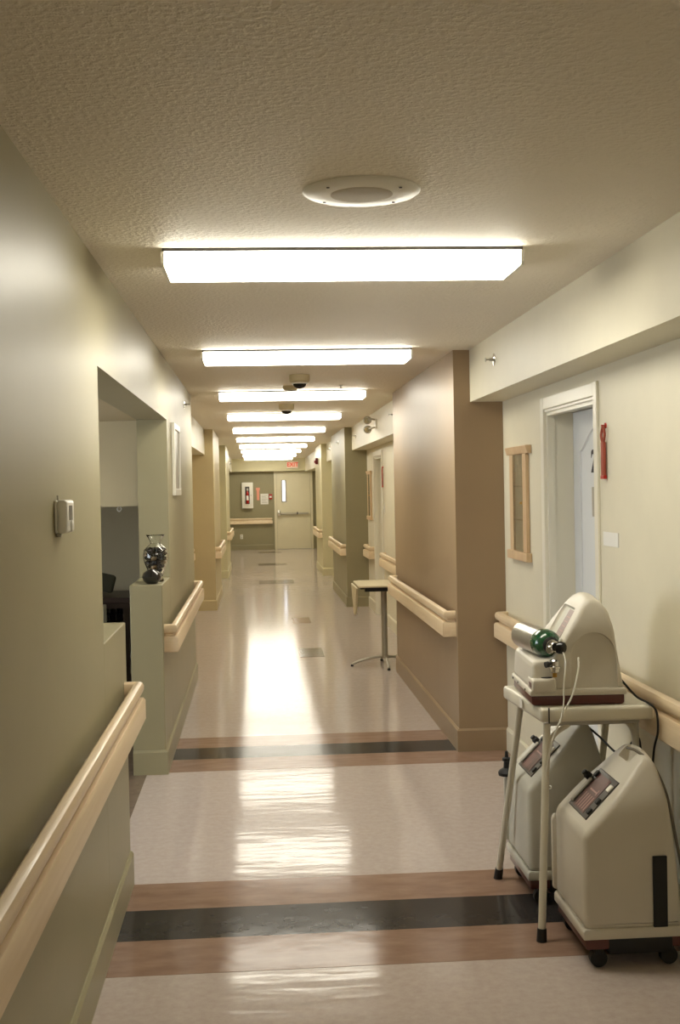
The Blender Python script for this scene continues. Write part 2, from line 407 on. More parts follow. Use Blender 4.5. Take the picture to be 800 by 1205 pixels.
def rail_left(wx, y0, y1, label, ret0=True, ret1=True, step=.75):
    # corridor on +x side; travel toward -y (left of travel = +x)
    p = []
    if ret1: p.append((wx+.001, y1))
    p += [(wx+PO, y1), (wx+PO, y0)]
    if ret0: p.append((wx+.001, y0))
    if not ret1: p = [(wx+PO, y1)] + p[1:]
    pth = p if ret1 else [(wx+PO, y1+.01)] + p
    n = max(2, int((y1-y0)/step)); 
    return rail(pth, wx, label, [y0+.28+(y1-y0-.5)*k/(n-1) for k in range(n)])
def rail_right(wx, y0, y1, label, ret0=True, ret1=True, step=.75):
    # corridor on -x side; travel toward +y
    p = []
    if ret0: p.append((wx-.001, y0))
    else: p.append((wx-PO, y0-.01))
    p += [(wx-PO, y0), (wx-PO, y1)]
    if ret1: p.append((wx-.001, y1))
    n = max(2, int((y1-y0)/step))
    return rail(p, wx, label, [y0+.2+(y1-y0-.4)*k/(n-1) for k in range(n)])
rail_left(XL, -1.0, 4.84, 'long maple handrail on the near left sage wall', ret0=False)
rail_left(XL, 6.90, 10.2, 'maple handrail on the sage wall beyond the vase')
rail_left(-.92, 10.4, 15.95, 'maple handrail deep in the left recess, mostly hidden')
rail_left(-.575, 16.2, 18.5, 'maple handrail on the tan pier at left')
rail_left(-.56, 22.0, 24.4, 'maple handrail on the farthest left pier')
rail_right(XA, -1.0, 5.04, 'maple handrail on the cream wall behind the oxygen machines', ret0=False)
rail_right(XA, 6.22, 7.10, 'short maple handrail between near door and brown pier')
rail_right(XR, 7.22, 10.25, 'maple handrail along the big brown pier')
rail_right(XA, 10.5, 13.9, 'maple handrail on the cream wall behind the drop-leaf table')
rail_right(XA, 15.25, 16.02, 'short maple handrail between second door and olive pier')
rail_right(XR, 16.2, 18.9, 'maple handrail on the olive green pier')
rail_right(XR, 22.1, 24.1, 'maple handrail on the pier under the red strobe')
rail([(.385, YF-.001), (.385, YF-PO), (-.90, YF-PO), (-.90, YF-.001)], 0, 'maple handrail across the olive end wall', [-.7, -.2, .25], 'x', YF)

# ---------------------------------------------------------------- doors
def casing(bm, y0, y1, zt, x, cw=.062, pr=.013):
    add_box(bm, x-pr, x, y0, y0+.052, 0, zt, .003); add_box(bm, x-pr, x, y1-cw, y1, 0, zt, .004); add_box(bm, x-pr, x, y0+.052, y1-cw, zt-cw, zt, .004)
def room_door(name, y0, y1, label, digits, md, mc):
    t = obj(name, box(1.645, 1.685, y0+.062, y1-.062, .008, 1.985), md); t['kind'] = 'structure'; t['label'] = label
    bm = bmesh.new(); casing(bm, y0, y1, 2.065, XA); obj('door_casing', bm, mc, t)
    bm = bmesh.new()
    add_box(bm, XA-.001, 1.71, y0+.05, y0+.056, 0, 2.004); add_box(bm, XA-.004, 1.71, y1-.062, y1-.05, 0, 2.004); add_box(bm, XA-.004, 1.71, y0+.062, y1-.062, 1.99, 2.004)
    add_box(bm, 1.506, 1.545, y0+.062, y0+.070, 0, 1.99); add_box(bm, 1.506, 1.545, y1-.078, y1-.062, 0, 1.99); add_box(bm, 1.506, 1.545, y0+.070, y1-.078, 1.972, 1.99)
    obj('door_jamb', bm, mc, t)
    # raised moulding with an arched head
    yc = (y0+y1)/2; hw = .31; pts = []
    for k in range(17):
        a = k/16; pts.append((1.644, yc-hw+2*hw*a, 1.78+.12*math.sin(math.pi*a)**1.4))
    pts = [(1.644, yc-hw, 1.0)] + pts + [(1.644, yc+hw, 1.0), (1.644, yc-hw, 1.0)]
    obj('arched_moulding', tube(pts, .009, 6, False), md, t, True)
    obj('lower_moulding', tube([(1.644, yc-hw, .88), (1.644, yc+hw, .88), (1.644, yc+hw, .2), (1.644, yc-hw, .2), (1.644, yc-hw, .88)], .009, 6, False), md, t, True)
    bm = lathe([(.028, 0), (.028, .008), (.012, .01), (.012, .045)], (1.645, y0+.13, .98), (-1, 0, 0), 16); add_cyl(bm, (1.600, y0+.13, .98), (1.600, y0+.25, .98), .009)
    obj('door_handle', bm, M_CHROME, t, True)
    if digits:
        text_mesh('door_number', digits, .155, M_INK, t, (1.6445, y0+.60, 1.72), (R(90), 0, R(-90)), .0015, .003)['label'] = 'black number 2'
        obj('name_plate', box(1.637, 1.645, y0+.535, y0+.61, 1.455, 1.6, .002), M_STEEL, t)['label'] = 'narrow grey metal plate'
    struct('wall_right', box(1.72, 1.74, y0-.2, y1+.2, 0, CH), M_CREAM, 'backing behind '+label)
    return t
room_door('door_1', 5.12, 6.15, 'cool white recessed panel door numbered 2', '2', M_DOORW, M_TRIM)
room_door('door_2', 14.13, 15.16, 'recessed cream room door beyond the brown pier', None, M_DOORC, M_TRIM)
# end door (faces -y)
t = obj('door_3', box(.535, 1.43, YF-.045, YF-.006, .01, 2.03, .003), M_DOORC); t['kind'] = 'structure'; t['label'] = 'cream fire exit door closing the corridor'
bm = bmesh.new(); add_box(bm, .462, .53, YF-.06, YF, 0, 2.09, .004); add_box(bm, 1.435, 1.50, YF-.06, YF, 0, 2.09, .004); add_box(bm, .53, 1.435, YF-.06, YF, 2.035, 2.09, .004)
obj('door_casing', bm, M_DOORC, t)
bm = bmesh.new(); 
for x0, x1, z0, z1 in ((.655, .69, 1.26, 1.86), (.755, .80, 1.26, 1.86), (.69, .755, 1.26, 1.295), (.69, .755, 1.84, 1.86)): add_box(bm, x0, x1, YF-.052, YF-.044, z0, z1)
fr = obj('window_frame', bm, M_LGREY, t)
obj('pane', box(.69, .755, YF-.049, YF-.0455, 1.295, 1.84), M_DOORLITE, fr)['label'] = 'narrow glass lite glowing with daylight'
bar = obj('panic_bar', box(.62, 1.38, YF-.115, YF-.085, .935, .985, .006), M_STEEL, t)
obj('bar_mount', box(.545, .625, YF-.12, YF-.046, .90, 1.05, .01), M_CHROME, bar, True); obj('bar_mount', box(1.34, 1.38, YF-.086, YF-.046, .94, .98, .004), M_STEEL, bar); obj('bar_mount', box(1.06, 1.09, YF-.12, YF-.046, .93, 1.0, .004), M_DKGREY, bar)
obj('threshold', box(.53, 1.435, YF-.10, YF-.005, .0, .009, .002), M_STEEL, t)

# ---------------------------------------------------------------- ceiling lights
def ceiling_light(y, label):
    t = thing('ceiling_light', label, 'ceiling light', (.315, y, CH), 0, 'fluorescent ceiling lights down the corridor')
    hx = .622
    obj('housing', box(-hx+.006, hx-.006, -.166, .166, -.011, -.0005), M_DKGREY, t)  # dark colour stands in for the shadow gap above the lens
    prof = [(-.163, -.0112), (-.163, -.048), (-.153, -.060), (.153, -.060), (.163, -.048), (.163, -.0112)]
    bm = prism(prof, 'x', -hx+.012, hx-.012)
    obj('lens', bm, M_LENS, t)
    for s in (-1, 1):
        x0, x1 = sorted((s*(hx-.0115), s*hx))
        pc = [(-.165, -.0112), (-.165, -.049), (-.154, -.062), (.154, -.062), (.165, -.049), (.165, -.0112)]
        obj('end_cap', prism(pc, 'x', x0, x1), M_WHITEP, t)
    return t
ORD = ['nearest', 'second', 'third', 'fourth', 'fifth', 'sixth', 'seventh', 'eighth', 'ninth', 'farthest']
first = None
for i in range(10):
    lab = 'long white wraparound fluorescent ceiling light, %s of the row%s' % (ORD[i], '' if i in (0, 9) else ' from the camera')
    y = 4.225 + 2.946*i
    if first is None: first = ceiling_light(y, lab)
    else:
        c = copy_tree(first); c.location = (.315, y, CH); c['label'] = lab

for j in (2,):  # unseen fill light added behind the camera to lift ceiling and near walls
    c = copy_tree(first); c.location = (.315, 4.225-2.946*j, CH); c['label'] = ('added unseen fluorescent fill light just overhead, outside the picture', 'added unseen fluorescent fill light behind the viewpoint')[j-1]
# ceiling speaker
t = thing('ceiling_speaker', 'round white ceiling speaker in front of the nearest light', 'speaker', (.306, 3.29, CH))
obj('rim', lathe([(.0, -.012), (.10, -.012), (.155, -.009), (.162, -.004), (.163, -.0005)], n=64), M_WHITEP, t, True)
obj('grille', lathe([(.0, -.0145), (.078, -.0140), (.086, -.0125), (.086, -.0115)], n=48), mat('perforated_grille', (198, 190, 172), .6, bump=.8, bscale=900, bdist=.002), t, True)
for a in (40, 140, 220, 320):
    obj('screw', lathe([(.005, -.0125), (.004, -.0145), (0, -.0148)], (.128*math.cos(R(a)), .128*math.sin(R(a)), 0), n=10), M_DKGREY, t)
# dome cameras
def dome(x, y, label):
    t = thing('dome_camera', label, 'security camera', (x, y, CH), 0, 'dome cameras on the corridor ceiling')
    obj('base', lathe([(.074, -.0005), (.075, -.03), (.072, -.048), (.062, -.056), (0, -.056)], n=32), M_BEIGE, t, True)
    obj('dome', lathe([(.052, -.056)] + [(.052*math.cos(R(a)), -.056-.044*math.sin(R(a))) for a in range(15, 90, 15)] + [(0, -.100)], n=28), M_BLACKG, t, True)
    obj('trim_ring', lathe([(.062, -.0565), (.058, -.066), (.053, -.064), (.052, -.0565)], n=28), M_WHITEP, t, True)
dome(.325, 8.6, 'nearer dome security camera between second and third ceiling lights')
dome(.305, 11.55, 'farther dome security camera between third and fourth ceiling lights')
t = thing('smoke_detector', 'small round smoke detector just beyond the nearer dome camera', 'smoke detector', (.285, 9.5, CH))
obj('body', lathe([(.062, -.0005), (.062, -.018), (.05, -.034), (0, -.036)], n=24), M_BEIGE, t, True)
obj('sensor_cage', lathe([(.03, -.034), (.026, -.046), (0, -.048)], n=20), M_LGREY, t, True)
tag(obj('sprinkler_head', lathe([(.018, 2.4395), (.018, 2.436), (.006, 2.434), (.006, 2.415), (.014, 2.413), (.014, 2.411), (0, 2.411)], (.687, 9.48, 0), n=14), M_STEEL), 'tiny pendant sprinkler on the ceiling near the third light', 'sprinkler')
# side-wall sprinklers
def side_sprinkler(x, y, z, s, label):
    t = thing('sidewall_sprinkler', label, 'sprinkler', (x, y, z), 0, 'sidewall sprinklers on beams and walls')
    obj('escutcheon', lathe([(.034, 0), (.033, .003), (.014, .008), (.0, .009)], axis=(s, 0, 0), n=20), M_CHROME, t, True)
    obj('head', lathe([(.008, .006), (.008, .025), (.004, .028), (.004, .045), (.012, .046), (.012, .049), (0, .049)], axis=(s, 0, 0), n=12), M_STEEL, t, True)
side_sprinkler(XB, 6.40, 2.30, -1, 'chrome sprinkler on the near cream beam left of the near door')
side_sprinkler(XB, 15.4, 2.29, -1, 'sprinkler at the far end of the beam beside the emergency light')
side_sprinkler(XB, 11.15, 2.30, -1, 'sprinkler at the near end of the beam beside the emergency light')
side_sprinkler(XR, 17.3, 2.28, -1, 'sprinkler high on the olive pier')
side_sprinkler(XB, 20.9, 2.30, -1, 'sprinkler on the beam beyond the olive pier')
side_sprinkler(XL, 9.3, 2.29, 1, 'sprinkler high on the left sage wall above the framed panel')
side_sprinkler(-.65, 29.5, 2.27, 1, 'sprinkler on the far left beam')
# twin-head emergency light
t = thing('emergency_light', 'twin-head emergency light on the cream beam past the brown pier', 'emergency light', (XB, 12.75, 2.30))
obj('back_plate', box(-.018, 0, -.05, .05, -.05, .05, .004), M_WHITEP, t, True)
for z in (.055, -.045):
    obj('arm', tube([(-.01, 0, z*.8), (-.05, .02, z*.95), (-.075, .12, z)], .009, 8), M_STEEL, t, True)
    h = obj('lamp_head', lathe([(.022, 0), (.040, .018), (.045, .05), (.040, .054), (0, .056)], (-.07, .17, z), (-.35, -.9, -.15), 20), M_STEEL, t, True)
    obj('lens', lathe([(.034, .0565), (.030, .062), (0, .064)], (-.07, .17, z), (-.35, -.9, -.15), 20), M_CHROME, h, True)
# red strobe
t = thing('fire_strobe', 'small dark red fire alarm strobe on the far right pier', 'fire alarm', (XR, 23.2, 2.15))
obj('body', box(-.05, 0, -.06, .06, -.06, .06, .008), M_DKRED, t, True); obj('strobe_lens', box(-.07, -.05, -.025, .025, -.035, .015, .006), M_REDP, t, True)

# ---------------------------------------------------------------- end wall fittings
t = thing('extinguisher_cabinet', 'white fire extinguisher cabinet on the olive end wall', 'cabinet', (-.25, YF, 1.465))
obj('cabinet_frame', prism([(-.15, -.345), (.15, -.345), (.15, .345), (-.15, .345)], 'y', -.10, -.0005, .008), M_WHITEP, t, True)
dr = obj('door', box(-.06, .055, -.104, -.099, -.23, .235), M_DKGREY, t)
obj('lock', lathe([(.010, 0), (.010, .012), (0, .013)], (.095, -.10, 0), (0, -1, 0), 12), M_DKGREY, t)
e = thing('fire_extinguisher', 'red fire extinguisher behind the cabinet glass', 'extinguisher', (-.25, YF-.106, 1.25))
obj('cylinder', lathe([(.032, 0), (.036, .008), (.036, .26), (.028, .30), (.014, .32), (.014, .34)], (0, -.037, 0), n=20), M_REDP, e, True)
obj('label', box(-.03, .03, -.076, -.071, .09, .21), M_PAPER, e)
obj('valve', box(-.022, .03, -.05, -.024, .34, .40, .006), M_LGREY, e, True)
for nm, lab, cat, x0, x1, z0, z1, m in (('fire_sign', 'narrow salmon red wall sign beside the extinguisher cabinet', 'sign', .0, .065, 1.33, 1.66, M_SALMON),
                             ('notice', 'white paper notice on the olive end wall', 'notice', .10, .305, 1.22, 1.50, M_PAPER)):
    t = tag(obj(nm, box(x0, x1, YF-.010, YF-.0005, z0, z1), m), lab, cat)
    if nm == 'notice':
        for k in range(7): obj('print_line', box(x0+.025, x1-.03-.02*(k % 3), YF-.0112, YF-.0101, z0+.04+.032*k, z0+.046+.032*k), M_CORD, t)
        obj('sheet_edge', box(x0-.004, x1+.004, YF-.0098, YF-.0003, z0-.004, z1+.004), M_LGREY, t)
    else:
        obj('sign_head', box(x0-.02, x1+.02, YF-.0115, YF-.0008, 1.60, 1.665), M_SALMON, t)
t = thing('pull_station', 'small red fire alarm pull station beside the exit door', 'fire alarm', (.365, YF, 1.42))
obj('body', box(-.045, .045, -.05, -.0005, -.07, .07, .006), M_REDP, t, True); obj('handle', box(-.03, .03, -.06, -.05, -.03, .02, .003), M_WHITEP, t, True)
t = thing('wall_outlet', 'white electrical outlet low on the olive end wall', 'outlet', (-.43, YF, .36))
obj('cover_plate', box(-.036, .036, -.008, -.0005, -.06, .06, .003), M_WHITEP, t, True)
for z in (-.026, .026): obj('socket', box(-.016, .016, -.011, -.008, z-.013, z+.013, .002), M_LGREY, t)
t = thing('exit_sign', 'exit sign with red letters on the header above the end door', 'sign', (.965, YF-.25, 2.26))
obj('sign_box', box(-.155, .155, -.055, -.0005, -.095, .095, .008), M_WHITEP, t, True)
obj('face', box(-.14, .14, -.058, -.055, -.08, .08), mat('exit_face', (240, 205, 185), .5), t)
text_mesh('lettering', 'EXIT', .15, mat('exit_letters', (215, 60, 40), .5, emit=(230, 50, 30), estr=.12), t, (0, -.0585, 0), (R(90), 0, 0), .001, .002)

# ---------------------------------------------------------------- memory cases
def memory_case(x, yc, zc, label):
    t = thing('memory_case', label, 'display case', (x, yc, zc), 0, 'wooden memory cases beside room doors')
    hw, h = .125, .275
    obj('stile', box(-.022, -.0005, -hw-.085, -hw, -h, h, .003), M_OAKF, t); obj('stile', box(-.022, -.0005, hw, hw+.085, -h, h, .003), M_OAKF, t)
    obj('cornice', prism([(-.0005, h), (-.024, h), (-.030, h+.02), (-.036, h+.045), (-.0005, h+.045)], 'y', -hw-.145, hw+.145, .003, 1), M_OAKF, t)
    obj('sill', box(-.034, -.0005, -hw-.125, hw+.125, -h-.05, -h, .004), M_OAKF, t)
    obj('backing', box(-.006, -.0008, -hw, hw, -h, h), M_BEIGE, t)
    for z in (-.1, .09): obj('shelf', box(-.016, -.006, -hw, hw, z, z+.008), M_GLASS, t)
    obj('pane', box(-.020, -.017, -hw, hw, -h, h), M_GLASS, t)
    obj('latch', lathe([(.008, 0), (.006, .012), (0, .014)], (-.021, -hw+.02, 0), (-1, 0, 0), 10), M_BRASS, t)
memory_case(XA, 6.68, 1.515, 'oak framed glass memory case left of the door numbered 2')
memory_case(XA, 15.68, 1.515, 'oak framed glass memory case beside the olive pier')

# red hanging straps
def strap(x, y, z1, z0, label):
    t = thing('hanging_strap', label, 'strap', (x, y, z1), 0, 'red straps hung beside room doors')
    L = z1-z0
    obj('hook', lathe([(.012, 0), (.012, .006), (.004, .008), (.004, .02), (0, .021)], (0, 0, 0), (-1, 0, 0), 12), M_REDP, t, True)
    bm = tube([(-.012, -.004, 0), (-.014, -.024, -.04), (-.014, -.006, -.075), (-.014, 0, -.08), (-.014, .006, -.075), (-.014, .024, -.04), (-.012, .004, 0)], .006, 8)
    obj('loop', bm, M_RED, t, True)
    obj('band', box(-.020, -.006, -.020, .020, -L, -.07, .004), M_RED, t, True)
    obj('end_stitch', box(-.021, -.005, -.022, .022, -L-.004, -L+.012, .002), M_REDP, t)
strap(XA, 5.02, 1.865, 1.64, 'red strap hanging beside the door numbered 2')
strap(XA, 14.03, 1.855, 1.62, 'red strap hanging beside the second door')
t = thing('light_switch', 'small white switch under the farther red strap', 'switch', (XA, 13.95, 1.37))
obj('cover_plate', box(-.007, -.0005, -.035, .035, -.055, .055, .003), M_WHITEP, t); obj('toggle', box(-.016, -.007, -.006, .006, -.012, .012, .002), M_WHITEP, t)
tag(obj('paper_label', box(XA-.003, XA-.0005, 4.86, 5.075, 1.348, 1.408), M_PAPER), 'blank white paper strip on cream wall right of the door', 'label')

# framed white panel on the left wall
t = thing('framed_panel', 'white framed grey panel on the sage wall beyond the nook', 'wall panel', (XL, 8.14, 1.83))
bm = bmesh.new(); hw, h = .29, .24
for a in ((-hw, -hw+.04, -h, h), (hw-.04, hw, -h, h), (-hw+.04, hw-.04, h-.04, h), (-hw+.04, hw-.04, -h, -h+.045)): add_box(bm, .0005, .022, a[0], a[1], a[2], a[3], .003)
obj('frame', bm, M_WHITEP, t); obj('face', box(.0005, .010, -hw+.04, hw-.04, -h+.045, h-.04), M_LGREY, t)

# wall unit, near left wall
t = thing('wall_unit', 'small white plastic wall unit with a grey slot on near left wall', 'wall unit', (XL, 3.335, 1.556))
obj('back_plate', box(.0005, .008, -.058, .058, -.045, .045, .003), M_WHITEP, t, True)
obj('cover', box(.007, .036, -.064, .064, -.046, .046, .010, 4), M_WHITEP, t, True)
obj('slot', box(.0358, .0372, -.028, .022, -.010, .030, .0005), M_CORD, t)
obj('button', lathe([(.016, .035), (.015, .040), (.009, .043), (0, .044)], (0, .0, -.026), (1, 0, 0), 20), M_WHITEP, t, True)
obj('hinge_pin', cyl((.006, -.03, .044), (.006, -.03, .058), .003), M_LGREY, t, True)
obj('foot', box(.0008, .014, -.035, -.01, -.056, -.045, .003), M_LGREY, t)

# ---------------------------------------------------------------- vase and nook furniture
VX, VY = -.605, 7.10
t = thing('glass_vase', 'clear glass urn vase filled with dark pebbles on the half wall', 'vase', (VX, VY, LOW))
outer = [(0, .0005), (.042, .0005), (.046, .006), (.040, .030), (.052, .075), (.071, .125), (.076, .155), (.068, .190), (.042, .215), (.030, .228), (.034, .245), (.050, .272), (.056, .280)]
inner = [(.053, .279), (.046, .270), (.031, .245), (.027, .228), (.040, .211), (.064, .188), (.072, .155), (.067, .125), (.048, .077), (.036, .035), (0, .02)]
obj('vessel', lathe(outer+inner, n=40, cap=False), M_GLASS, t, True)
st = None
me_st = []
for k, m in enumerate((M_STONE, M_BLACKG, M_STONE, M_STONE, M_BLACKG, M_STONE2)):
    bm = bmesh.new(); bmesh.ops.create_icosphere(bm, subdivisions=2, radius=.019)
    for v in bm.verts: v.co.z *= .65; v.co += v.co.normalized()*.001*random.uniform(-1, 1)
    me = bpy.data.meshes.new('pebble'); bm.to_mesh(me); bm.free(); me.materials.append(m)
    for p in me.polygons: p.use_smooth = True
    me_st.append(me)
def r_in(z):
    for (r0, z0), (r1, z1) in zip(inner[::-1], inner[::-1][1:]):
        if z0 <= z <= z1: return r0+(r1-r0)*(z-z0)/(z1-z0+1e-9)
    return .03
z = .045
while z < .200:
    rr = r_in(z)-.020
    for ring, cnt in ((1, max(3, int(2*math.pi*rr/.034))), (.3, 2)):
        for k in range(cnt):
            a = 2*math.pi*k/cnt+z*37+random.uniform(-.1, .1)
            o = bpy.data.objects.new('pebble', random.choice(me_st)); C.objects.link(o); o.parent = t
            o.location = (rr*ring*math.cos(a), rr*ring*math.sin(a), z+random.uniform(-.002, .002)); o.rotation_euler = (random.uniform(-.6, .6), random.uniform(-.6, .6), random.uniform(0, 3))
    z += .024
t = thing('glass_bowl', 'squat glossy black bowl in front of the glass vase', 'bowl', (-.618, 6.955, LOW))
obj('bowl_body', lathe([(0, .0005), (.030, .0005), (.050, .020), (.056, .042), (.048, .064), (.030, .078), (.026, .082), (.023, .078), (.036, .062), (.044, .042), (.03, .012), (0, .01)], n=36, cap=False), M_MIRROR, t, True)
for k in range(5):
    o = bpy.data.objects.new('pebble', me_st[0]); C.objects.link(o); o.parent = t; a = k*1.3
    o.location = (.014*math.cos(a), .014*math.sin(a), .070+.004*(k % 2)); o.scale = (.9, .9, .9)
# dark cabinet in the nook
t = thing('dark_cabinet', 'espresso wood cabinet with open dark front in the nook', 'cabinet', (-1.35, 8.55, 0))
bm = bmesh.new(); hx, hy, hh = .46, .30, .895
obj('top_board', box(-hx-.015, hx+.015, -hy-.02, hy, hh-.035, hh, .004), M_DARKW, t)
for s in (-1, 1):
    x0, x1 = sorted((s*hx, s*(hx-.045))); obj('side_panel', box(x0, x1, -hy, hy, .0015, hh-.035), M_DARKW, t)
obj('back_panel', box(-hx+.045, hx-.045, hy-.02, hy, .05, hh-.035), M_BLACKG, t)
for z in (.08, .40, .70): obj('shelf', box(-hx+.045, hx-.045, -hy+.02, hy-.02, z, z+.022), M_DARKW, t)
obj('top_rail', box(-hx+.045, hx-.045, -hy, -hy+.02, hh-.075, hh-.035), M_DARKW, t)
def goblet(x, y, z, label):
    g = thing('glass_goblet', label, 'glass', (x, y, z), 0, 'dark glasses on the cabinet shelf')
    obj('foot', lathe([(.026, .0005), (.026, .003), (.006, .008), (.005, .05)], n=20), M_MIRROR, g, True)
    obj('cup', lathe([(.005, .05), (.022, .062), (.030, .085), (.028, .118), (.026, .118), (.027, .086), (.019, .066), (0, .058)], n=20, cap=False), M_MIRROR, g, True)
for i, x in enumerate((-1.09, -1.02, -.97)):
    goblet(x-.02, 8.33, .722, ('left', 'middle', 'right')[i] + ' dark stemmed glass on the cabinet shelf in the nook')
t = thing('leaning_cushion', 'dark olive cushion leaning on top of the dark cabinet', 'cushion', (-1.10, 8.5, .8955))
bm = box(-.085, .085, -.025, .025, 0, .13, .022, 3)
o = obj('cushion_body', bm, mat('olive_fabric', (62, 60, 44), .9, bump=.3, bscale=300), t, True); o.rotation_euler = (R(-12), R(14), 0)
o.location = (-.02, .03, .026)
tag(obj('white_box', box(-1.20, -1.035, 8.0, 8.17, .52, .86, .006), M_WHITEP), 'white upright box just showing behind the near left wall', 'box')
tag(obj('side_stand', box(-1.22, -1.01, 7.98, 8.19, .0015, .52, .006), M_DARKW), 'dark stand under the white box in the nook', 'stand')
tag(obj('ceiling_hook', tube([(-.875, 7.62, 1.53), (-.885, 7.62, 1.512), (-.872, 7.62, 1.497), (-.858, 7.62, 1.512), (-.868, 7.62, 1.53)], .003, 6), M_WHITEP, smooth=True), 'tiny white hook under the beige bulkhead of the nook', 'hook')
t = thing('glass_ornament', 'pale glossy ornament standing low in the nook gap', 'ornament', (-.80, 7.75, 0))
obj('base', lathe([(.06, .0015), (.06, .02), (.02, .04), (.018, .30)], n=20), M_BLACKG, t, True)
obj('bulb', lathe([(.018, .30), (.035, .36), (.045, .46), (.038, .56), (.024, .66), (.03, .70), (0, .71)], n=24), M_CHROME, t, True)

# ---------------------------------------------------------------- drop-leaf pedestal table
t = thing('drop_leaf_table', 'beige drop-leaf pedestal table beside the brown pier', 'table', (1.13, 10.72, 0))
obj('tabletop', prism([(-.235, -.34), (.27, -.34), (.27, .34), (-.20, .34), (-.255, .28), (-.255, -.30)], 'z', .738, .754, .002, 1), M_LAMIN, t, True)
obj('drop_leaf', prism([(-.30, .733), (-.13, .50), (-.05, .47), (.02, .48), (.29, .733)], 'x', -.275, -.256, .003, 1), M_LAMIN, t, True)['label'] = 'folded down leaf'
obj('leaf_support', box(-.215, .24, -.05, .03, .700, .737, .003), M_BLACK, t)
bm = box(-.20, .2, -.30, -.28, .700, .737); add_box(bm, .2, .24, -.30, .30, .700, .737); obj('apron', bm, M_BLACK, t)
obj('column', lathe([(.036, .07), (.027, .10), (.027, .705)], n=20), M_STEEL, t, True)
for a in (180, 270, 0, 90):
    c, s = math.cos(R(a)), math.sin(R(a)); L = .30 if a != 0 else .24
    lg = obj('leg', tube([(0.01*c, 0.01*s, .085), (.12*c, .12*s, .075), (.24*c*L/.3, .24*s*L/.3, .045), (L*c, L*s, .018)], .012, 8), M_STEEL, t, True)
    obj('foot_glide', lathe([(.014, .0012), (.014, .014), (.008, .02)], (L*c, L*s, 0), n=12), M_BLACK, lg, True)

# ---------------------------------------------------------------- bench under the top machine
t = thing('bath_bench', 'cream plastic topped bench on splayed tube legs beside the cream wall', 'bench', (1.18, 4.38, 0))
def L2(x, y): return (x-1.18, y-4.38)
corn = [L2(.985, 4.135), L2(1.396, 4.125), L2(1.396, 4.62), L2(.955, 4.64)]
obj('top_slab', prism(corn, 'z', .774, .826, .012, 3), M_BENCH, t, True)
obj('under_frame', prism([L2(1.03, 4.19), L2(1.36, 4.19), L2(1.36, 4.57), L2(1.02, 4.57)], 'z', .75, .774, .004, 1), M_LGREY, t)
obj('seam_strip', box(-.168, -.164, -.2525, -.245, .772, .8275), M_DKGREY, t)
obj('sticker', prism([(-.045, .79), (-.005, .79), (-.005, .823), (-.045, .823)], 'x', -.2245+.008, -.2225+.008), M_PAPER, t)
for (tx, ty), (fx, fy) in (((1.02, 4.19), (.972, 4.12)), ((1.01, 4.57), (.957, 4.81)), ((1.378, 4.30), (1.385, 4.31)), ((1.36, 4.58), (1.375, 4.90))):
    a = Vector((*L2(tx, ty), .76)); b = Vector((*L2(fx, fy), .0015)); d = (b-a)
    lg = obj('leg', cyl(a, a+d*.955, .0135, n=14), M_BENCH, t, True)
    obj('rubber_foot', cyl(a+d*.94, b, .0165, .0185, 14), M_BLACK, lg, True)
obj('brace', tube([(*L2(1.02, 4.18), .67), (*L2(1.045, 4.185), .72), (*L2(1.10, 4.20), .752)], .010, 8), M_BENCH, t, True)
obj('brace', tube([(*L2(1.378, 4.30), .66), (*L2(1.365, 4.295), .71), (*L2(1.33, 4.28), .752)], .010, 8), M_BENCH, t, True)

# ---------------------------------------------------------------- oxygen concentrators
def taper_y(bm, f):
    for v in bm.verts:
        v.co.y *= f(v.co.z)
def smoothstep(a, b, x):
    t_ = max(0, min(1, (x-a)/(b-a))); return t_*t_*(3-2*t_)
def boolean(o, cutter_bm):
    outward(cutter_bm)
    me = bpy.data.meshes.new('cutter'); cutter_bm.to_mesh(me); cutter_bm.free(); me.materials.append(o.data.materials[0])
    c = bpy.data.objects.new('cutter', me); C.objects.link(c); c.matrix_world = o.matrix_world if not o.parent else Matrix()
    par = o.parent; o.parent = None
    md = o.modifiers.new('b', 'BOOLEAN'); md.operation = 'DIFFERENCE'; md.object = c; md.solver = 'MANIFOLD'
    bpy.context.view_layer.update()
    dg = bpy.context.evaluated_depsgraph_get(); nm = bpy.data.meshes.new_from_object(o.evaluated_get(dg))
    o.modifiers.clear(); o.data = nm; bpy.data.objects.remove(c); o.parent = par
    for p in nm.polygons: p.use_smooth = True
    nm.set_sharp_from_angle(angle=R(32))
def slope_obj(name, u0, u1, y0, y1, h0, h1, P0, ang, m, parent, bev=0, smooth=False):
    """box on a sloping face: u along slope up from P0=(x,z), y across, h outward"""
    bm = box(u0, u1, y0, y1, h0, h1, bev, 1)
    ca, sa = math.cos(ang), math.sin(ang)
    for v in bm.verts:
        u, h = v.co.x, v.co.z
        v.co.x = P0[0]+u*ca-h*sa; v.co.z = P0[1]+u*sa+h*ca
    return obj(name, bm, m, parent, smooth)
